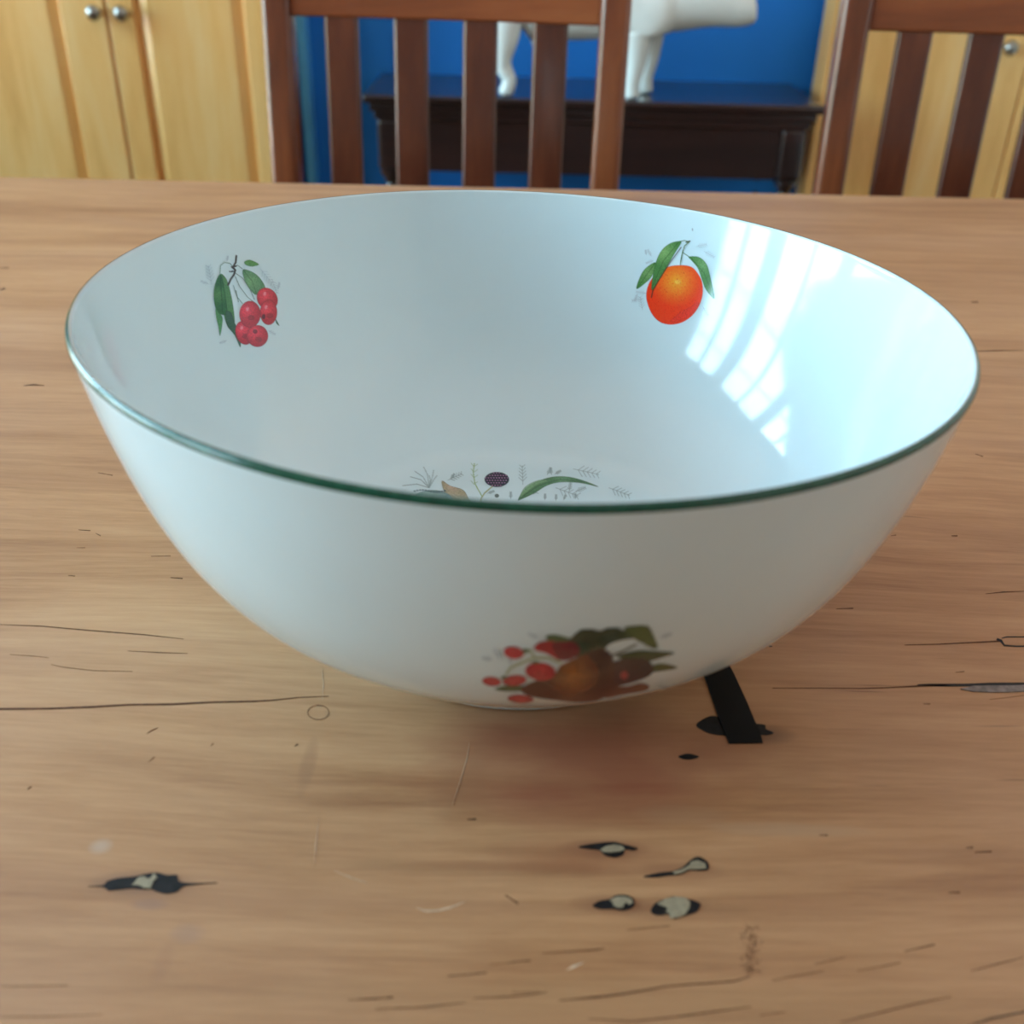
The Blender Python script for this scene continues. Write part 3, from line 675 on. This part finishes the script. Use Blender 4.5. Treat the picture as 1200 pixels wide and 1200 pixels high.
c.poly(z([(780, 250), (880, 225), (960, 225), (1075, 235), (1010, 262), (930, 280), (830, 270)]), (52, 56, 32))
c.poly(z([(960, 300), (1020, 290), (1090, 310), (1030, 325), (950, 335), (890, 345)]), (72, 74, 40))
c.poly(z([(170, 420), (230, 400), (330, 405), (330, 425), (230, 430)]), (72, 76, 45))
c.poly(z([(740, 300), (830, 265), (930, 270), (970, 310), (950, 350), (880, 380), (800, 400), (740, 400)]), (40, 22, 28), 1, ((72, 34, 40), (732, 792), 22))
c.ell(*z([(822, 348)])[0], 5, 5, 0, (140, 48, 48), None, .9)
c.poly(z([(720, 400), (830, 405), (900, 388), (945, 400), (930, 425), (820, 445), (720, 460)]), (92, 48, 36))
c.poly(z([(300, 420), (360, 380), (470, 340), (500, 300), (580, 260), (690, 220), (760, 250), (765, 330), (760, 420), (700, 470), (600, 485), (480, 475), (350, 455)]), (72, 34, 24), 1, ((142, 80, 34), (672, 792), 34))
c.poly(z([(640, 240), (720, 215), (760, 260), (740, 340), (720, 440), (680, 430), (700, 330)]), (48, 22, 22), .7)
c.poly(z([(370, 200), (420, 175), (500, 185), (570, 215), (560, 260), (500, 275), (430, 240), (375, 225)]), (135, 24, 32))
c.poly(z([(460, 190), (560, 180), (600, 220), (570, 262), (500, 272)]), (98, 22, 30))
RB = (150, 30, 38)
for cx, cy, rx, ry, rot in [(265, 235, 52, 32, 8), (400, 330, 78, 46, 5), (270, 375, 62, 28, -5), (155, 380, 48, 24, 5), (300, 468, 66, 22, 3)]:
    q = z([(cx, cy)])[0]; c.ell(q[0], q[1], rx/4.2857, ry/4.2857, rot, RB, ((170, 44, 48), q, 12))
    for i in range(int(rx*ry/110)):
        a = rng.random()*2*PI; s = math.sqrt(rng.random())*.85; c.ell(q[0]+s*rx/4.2857*math.cos(a), q[1]+s*ry/4.2857*math.sin(a), .8, .7, 0, (95, 18, 26), None, .6)
for p in ([(315, 215), (350, 222), (320, 240)], [(345, 285), (380, 275), (400, 290)], [(200, 365), (215, 350), (235, 365)]): c.poly(z(p), (75, 82, 50))
pc = math.atan2(-1, .06)
stamp('fruit_cluster_print', c, (142, 137, 137), pc-.62, pc+.62, .0008, .105, .00038, False, 'print of strawberries, a ripe peach, plum and dark leaves', dens=.58)

# ------------------------------------------------------------------ dining chairs
def bar(bm, p0, p1, wx, wy, n=1):
    """bar from p0 to p1 with cross-section wx by wy"""
    p0, p1 = Vector(p0), Vector(p1); rings = []
    for p in (p0, p1):
        rings.append([bm.verts.new(p+Vector((sx*wx/2, sy*wy/2, 0))) for sx, sy in ((-1, -1), (1, -1), (1, 1), (-1, 1))])
    bm.faces.new(rings[0][::-1]); bm.faces.new(rings[1])
    for i in range(4): bm.faces.new((rings[0][i], rings[0][(i+1) % 4], rings[1][(i+1) % 4], rings[1][i]))
def path_bar(bm, pts, wx, wy):
    rings = [[bm.verts.new(Vector(p)+Vector((sx*wx/2, sy*wy/2, 0))) for sx, sy in ((-1, -1), (1, -1), (1, 1), (-1, 1))] for p in pts]
    bm.faces.new(rings[0][::-1]); bm.faces.new(rings[-1])
    for a, b in zip(rings, rings[1:]):
        for i in range(4): bm.faces.new((a[i], a[(i+1) % 4], b[(i+1) % 4], b[i]))
def make_chair(hw, zr, spacing, label, group=None):
    """local: back plane at y=0, seat towards -y; hw half width of the back, zr underside of top rail"""
    t = empty('dining_chair'); tag(t, label, 'chair', group)
    lean = lambda z: .10*max(0, z-.45)
    ztop = zr+.085
    for s in (-1, 1):
        bm = bmesh.new(); path_bar(bm, [(s*hw, .05, 0), (s*hw, .01, .25), (s*hw, 0, .45), (s*hw, lean(.7), .7), (s*hw, lean(ztop), ztop)], .036, .034)
        from_bm('back_post', bm, m_post, t, bevel=.008, seg=3)
    bm = bmesh.new(); n = 10
    rows = []
    for i in range(n+1):
        x = -hw+.016+(2*hw-.032)*i/n; cy = .018*(1-(x/hw)**2); crown = .012*(1-(x/hw)**2)
        rows.append([bm.verts.new((x, lean(z_)+cy*0.5+dy, z_)) for dy, z_ in ((-.011, zr), (.011, zr), (.011, ztop+.01+crown), (-.011, ztop+.01+crown))])
    bm.faces.new(rows[0]); bm.faces.new(rows[-1][::-1])
    for a, b in zip(rows, rows[1:]):
        for i in range(4): bm.faces.new((a[i], b[i], b[(i+1) % 4], a[(i+1) % 4]))
    from_bm('top_rail', bm, m_chairx, t, bevel=.004)
    bm = bmesh.new(); add_box(bm, -hw+.016, hw-.016, lean(.53)-.010, lean(.53)+.010, .50, .55); from_bm('lower_rail', bm, m_chairx, t, bevel=.004)
    for k in (-1.5, -.5, .5, 1.5):
        x = k*spacing; cy = .009*(1-(x/hw)**2)
        bm = bmesh.new(); path_bar(bm, [(x, lean(.55)+cy, .54), (x, lean(.7)+cy+.004, .70), (x, lean(zr)+cy, zr+.01)], .042, .013)
        from_bm('back_slat', bm, m_chair, t, bevel=.005, seg=3)
    bm = bmesh.new(); vs = []
    for z_ in (.43, .455):
        vs.append([bm.verts.new((x, y, z_)) for x, y in ((-hw+.005, .02), (hw-.005, .02), (hw+.03, -.42), (-hw-.03, -.42))])
    bm.faces.new(vs[0][::-1]); bm.faces.new(vs[1])
    for i in range(4): bm.faces.new((vs[0][i], vs[0][(i+1) % 4], vs[1][(i+1) % 4], vs[1][i]))
    from_bm('seat', bm, m_chairx, t, bevel=.008)
    for s in (-1, 1):
        bm = bmesh.new(); path_bar(bm, [(s*(hw+.005), -.39, 0), (s*(hw+.005), -.39, .43)], .036, .036); from_bm('front_leg', bm, m_chair, t, bevel=.004)
        bm = bmesh.new(); add_box(bm, s*hw-.009, s*hw+.009, -.38, .01, .18, .21); from_bm('side_stretcher', bm, m_chair, t, bevel=.003)
    box('front_stretcher', (-hw+.01, hw-.01, -.40, -.38, .22, .25), m_chairx, t, bevel=.003)
    return t
def copy_tree(o, parent=None):
    c_ = o.copy(); COL.objects.link(c_)
    if parent: c_.parent = parent
    for ch in list(o.children): copy_tree(ch, c_)
    return c_
YC = 1.36
a, b = W(322, 30, YC), W(716, 30, YC)
hw = (b[0]-a[0])/2*1.0
zr = W(523, 20, YC+.04)[2]
sp_ = (W(644, 60, YC)[0]-W(400, 60, YC)[0])/3
chair = make_chair(hw, zr, sp_, 'reddish brown slat-back chair behind the bowl, in front of the blue wall', 'slat-back chairs along the far side of the table')
chair.location = ((a[0]+b[0])/2, YC-.05, 0); chair.rotation_euler = (0, 0, math.radians(-4.5))
ch2 = copy_tree(chair); ch2['label'] = 'reddish brown slat-back chair at right, in front of the pine cupboard'
q = W(996, 44, YC)
ch2.location = (q[0]+hw+.0, YC-.05, 0); ch2.rotation_euler = (0, 0, math.radians(-5))

# ------------------------------------------------------------------ pine cupboards
def knob(parent, x, y, z_):
    bm = lathe_bm([(0, 0), (.008, 0), (.006, .008), (.006, .014), (.013, .019), (.016, .026), (.013, .033), (.006, .037), (0, .038)], 24)
    bmesh.ops.transform(bm, matrix=Matrix.Translation((x, y, z_)) @ Matrix.Rotation(PI/2, 4, 'X'), verts=bm.verts[:])
    o = from_bm('knob', bm, m_metal, parent, smooth=True); o['label'] = 'round pewter knob'; return o
def door(parent, x0, x1, yf, z0, z1, st_l, st_r, knob_x=None, knob_z=None):
    """framed raised-panel door; yf is its front face (towards -y)"""
    bm = bmesh.new(); th = .022; rail = .075
    add_box(bm, x0, x0+st_l, yf, yf+th, z0, z1); add_box(bm, x1-st_r, x1, yf, yf+th, z0, z1)
    add_box(bm, x0+st_l, x1-st_r, yf, yf+th, z0, z0+rail); add_box(bm, x0+st_l, x1-st_r, yf, yf+th, z1-rail, z1)
    d = from_bm('door', bm, m_pine, parent, bevel=.004, seg=3)
    bm = bmesh.new(); xa, xb, za, zb = x0+st_l, x1-st_r, z0+rail, z1-rail
    ins, dp = .028, .012
    o4 = [(xa, za), (xb, za), (xb, zb), (xa, zb)]; i4 = [(xa+ins, za+ins), (xb-ins, za+ins), (xb-ins, zb-ins), (xa+ins, zb-ins)]
    g4 = [(xa+.006, za+.006), (xb-.006, za+.006), (xb-.006, zb-.006), (xa+.006, zb-.006)]
    loops = [[bm.verts.new((x, y, z_)) for x, z_ in L_] for L_, y in ((o4, yf+dp), (g4, yf+dp), (i4, yf+.002))]
    for A, B in zip(loops, loops[1:]):
        for i in range(4): bm.faces.new((A[i], A[(i+1) % 4], B[(i+1) % 4], B[i]))
    bm.faces.new(loops[-1])
    from_bm('raised_panel', bm, m_pine, d)
    if knob_x is not None: knob(d, knob_x, yf, knob_z)
    return d
def cupboard(x0, x1, yf, yb0, h, splits, label, knobs):
    yb = yb0 - .03; t = empty('pine_cupboard'); tag(t, label, 'cupboard')
    bm = bmesh.new(); add_box(bm, x0, x1, yf+.024, yb, .08, h); add_box(bm, x0+.02, x1-.02, yf+.06, yb, 0, .08)
    from_bm('cabinet_body', bm, m_pine, t, bevel=.002)
    xs = splits
    for (xa, xb, sl_, sr_), kn in zip(xs, knobs):
        door(t, xa, xb, yf, .10, h-.03, sl_, sr_, *(kn or (None, None)))
    return t
YK = 2.45
X = lambda px, py=110, Y=YK: float(W(px, py, Y)[0])
kz = float(W(120, 14, YK)[2])
cl = cupboard(X(-330), X(330, 110), YK, YB, 1.9,
    [(X(-330)+.005, X(-102), .05, .05), (X(-98), X(138), .05, X(138)-X(87)), (X(141), X(318), X(171)-X(141), .045)],
    'light pine cupboard with two pewter knobs behind the table at left', [None, (X(114, 14), kz), (X(146, 14), kz)])
YK2 = 2.53
kz2 = float(W(1182, 55, YK2)[2])
X2 = lambda px, py=110: float(W(px, py, YK2)[0])
cupboard(X2(958), min(X2(1500), XR-.05), YK2, YB, 1.9, [(X2(958)+.004, X2(1194), .05, .075), (X2(1196), min(X2(1440), XR-.1), .075, .05)],
    'honey pine cupboard seen through the slats of the right chair', [(X2(1186, 55)-.012, kz2), None])
# wall corner catching light: the lightness is put into the strip's paler blue
xa = float(W(361, 110, 2.59)[0])
o = struct('lit_wall_edge_1', (xa-.012, xa+.008, YB-.05, YB, .12, ZC), m_bluelit)

# ------------------------------------------------------------------ side table
YS = 2.02
sz = 0.655
pL, pR = T(426, 106, sz), T(968, 125, sz)
# front edge distance from the table height
def side_table():
    yf = float((T(503, 112, sz)[1]+T(729, 119, sz)[1])/2)
    x0 = float(W(424, 106, yf)[0]); x1 = float(W(969, 124, yf)[0]); yb = yf+.40
    t = empty('side_table', ((x0+x1)/2, yf+.2, 0)); tag(t, 'dark mahogany side table against the blue wall', 'side table')
    off = Matrix.Translation((-(x0+x1)/2, -(yf+.2), 0))
    def bx(nm, b, m=m_mahog, bev=.003): return box(nm, b, m, t, bevel=bev, M=off)
    tt = bx('table_top', (x0, x1, yf, yb, sz-.018, sz), bev=.005)
    bx('edge_moulding', (x0+.012, x1-.012, yf+.012, yb, sz-.036, sz-.018)); bx('edge_moulding', (x0+.02, x1-.02, yf+.02, yb, sz-.052, sz-.036))
    lx0, lx1 = x0+.025, x1-.025; lw = .052; ap = .160
    bx('drawer_front', (lx0+lw, lx1-lw, yf+.032, yf+.05, sz-ap, sz-.052)); bx('back_rail', (lx0+lw, lx1-lw, yb-.04, yb-.02, sz-ap, sz-.052))
    for s in (lx0+.01, lx1-.028): bx('side_rail', (s, s+.018, yf+.07, yb-.06, sz-ap, sz-.052))
    for lx in (lx0, lx1-lw):
        for ly in (yf+.024, yb-.024-lw):
            bm = bmesh.new(); add_box(bm, lx, lx+lw, ly, ly+lw, sz-ap, sz-.052, off)
            cx, cy = lx+lw/2-(x0+x1)/2, ly+lw/2-(yf+.2); h = sz-ap
            lathe_bm([(0, h), (.025, h), (.024, h-.012), (.014, h-.022), (.013, h-.035), (.023, h-.045), (.025, h-.058), (.017, h-.068), (.022, h-.10), (.026, h-.18), (.022, h-.30), (.015, h-.36), (.022, h-.375), (.022, h-.39), (.014, h-.41), (.016, .03), (.021, .015), (.016, 0), (0, 0)], 28, cx, cy, 0, bm)
            o = from_bm('leg', bm, m_mahog, t, bevel=.009, seg=3)
    return yf, x0, x1
yf, sx0, sx1 = side_table()

# ------------------------------------------------------------------ white ceramic pig
def pig():
    y0 = yf+.075
    s = 1.0
    def P(px, py, dy=0.0):
        w_ = W(px, py, y0+dy); return Vector(w_)
    fr_x = P(744, 110).x; rr_x = P(593, 108).x; bx_ = (fr_x+rr_x)/2
    t = empty('pig_figurine', (bx_, y0, sz)); tag(t, 'white ceramic animal figurine standing on the dark side table', 'figurine')
    inv = Vector((bx_, y0, sz))
    V = []; E = []; Rr = []
    def v(x, y, z_, rx, ry=None, par=None):
        V.append(Vector((x, y, z_))-inv); Rr.append((rx, ry or rx)); i = len(V)-1
        if par is not None: E.append((par, i))
        return i
    zt = sz
    zb = P(670, 52).z                       # belly line
    bz = zb+.072
    L = fr_x-rr_x
    a0 = v(rr_x+.06, y0, bz+.008, .074, .070)
    a1 = v(rr_x+.15, y0, bz+.002, .075, .072, a0)
    a2 = v(rr_x+.23, y0, bz+.004, .073, .070, a1)
    a3 = v(fr_x-.005, y0, bz+.018, .066, .066, a2)
    b0 = v(rr_x+.005, y0, bz+.014, .062, .058, a0)
    b1 = v(rr_x-.035, y0, bz+.012, .034, .032, b0)
    q0, q1, q2, q3 = P(795, 47), P(832, 33), P(868, 36), P(893, 6)
    n0 = v(q0.x-.02, y0-.004, q0.z+.066, .064, .060, a3)
    n1 = v(q1.x-.01, y0-.006, q1.z+.054, .054, .054, n0)
    n2 = v(q2.x-.01, y0-.008, q2.z+.044, .042, .042, n1)
    n3 = v(q3.x-.030, y0-.010, q2.z+.043, .033, .036, n2)
    n4 = v(q3.x-.012, y0-.010, q2.z+.048, .030, .034, n3)
    for (lx, dy, par, kn) in ((fr_x-.010, -.042, a3, .004), (fr_x+.026, .040, a3, .004), (rr_x, -.040, b0, -.010), (rr_x+.088, .042, a0, -.012)):
        h1 = v(lx, y0+dy, bz-.035, .038, .036, par)
        h2 = v(lx+kn, y0+dy, zt+.062, .020, .020, h1)
        h3 = v(lx-kn, y0+dy, zt+.028, .0165, .0165, h2)
        h4 = v(lx, y0+dy, zt+.010, .0185, .0185, h3)
        h5 = v(lx+.001, y0+dy, zt+.0005, .0170, .0170, h4)
    me = bpy.data.meshes.new('pig_body'); me.from_pydata([tuple(p) for p in V], E, [])
    o = bpy.data.objects.new('pig_body', me); COL.objects.link(o); o.parent = t; me.materials.append(m_cer)
    sk = o.modifiers.new('skin', 'SKIN'); sk.use_smooth_shade = True
    for i, r_ in enumerate(Rr): me.skin_vertices[0].data[i].radius = r_
    me.skin_vertices[0].data[a0].use_root = True
    su = o.modifiers.new('sub', 'SUBSURF'); su.levels = 2; su.render_levels = 3
    # bake the modifiers so that the body is a plain mesh
    dg = bpy.context.evaluated_depsgraph_get(); ev = o.evaluated_get(dg); nm = bpy.data.meshes.new_from_object(ev)
    o.modifiers.clear(); o.data = nm
    zmin = min(vv.co.z for vv in nm.vertices)
    for vv in nm.vertices: vv.co.z = max(vv.co.z, 0.0) if zmin < 0 else vv.co.z - zmin*(1 if vv.co.z < .02 else 0)
    for p in nm.polygons: p.use_smooth = True
    # ears and curled tail
    for sgn in (-1, 1):
        bm = bmesh.new(); base = Vector((q1.x-.035, y0+sgn*.030, q1.z+.096))-inv
        tip = base+Vector((.045, sgn*.028, .030)); ctr = [bm.verts.new(base+Vector((dx, dy, dz))) for dx, dy, dz in ((-.018, -.010, 0), (.018, .010, 0), (.018, .016, -.004), (-.018, -.004, -.004))]
        mid_ = [bm.verts.new((base+tip)/2+Vector((dx, dy, dz))) for dx, dy, dz in ((-.020, -.012, .008), (.020, .012, .004), (.020, .017, -.001), (-.020, -.006, .003))]
        tp = bm.verts.new(tip)
        for i in range(4):
            bm.faces.new((ctr[i], ctr[(i+1) % 4], mid_[(i+1) % 4], mid_[i])); bm.faces.new((mid_[i], mid_[(i+1) % 4], tp))
        bm.faces.new(ctr[::-1])
        e = from_bm('ear', bm, m_cer, t, smooth=True); m_ = e.modifiers.new('s', 'SUBSURF'); m_.levels = 2; m_.render_levels = 2
    cu = []
    for i in range(24):
        a_ = i/23*2.4*PI; cu.append(Vector((rr_x-.030-.0014*i, y0+.010*math.cos(a_)-.010, bz+.03+.010*math.sin(a_)))-inv)
    bm = bmesh.new(); rings = []
    for i, p in enumerate(cu):
        rr_ = .006*(1-.6*i/23); dd = (cu[min(i+1, 23)]-cu[max(i-1, 0)]).normalized(); u_ = dd.orthogonal().normalized(); w_ = dd.cross(u_)
        rings.append([bm.verts.new(p+rr_*(math.cos(k*PI/4)*u_+math.sin(k*PI/4)*w_)) for k in range(8)])
    for A, B in zip(rings, rings[1:]):
        for k in range(8): bm.faces.new((A[k], A[(k+1) % 8], B[(k+1) % 8], B[k]))
    from_bm('tail', bm, m_cer, t, smooth=True)
pig()

# ------------------------------------------------------------------ view
sc.view_settings.view_transform = 'Standard'; sc.view_settings.look = 'None'; sc.view_settings.gamma = 1.0
sc.view_settings.use_curve_mapping = False; sc.view_settings.exposure = 1.27
try:
    sc.cycles.max_bounces = 12; sc.cycles.diffuse_bounces = 8; sc.cycles.caustics_reflective = False
    sc.cycles.sample_clamp_indirect = 8
except Exception: pass
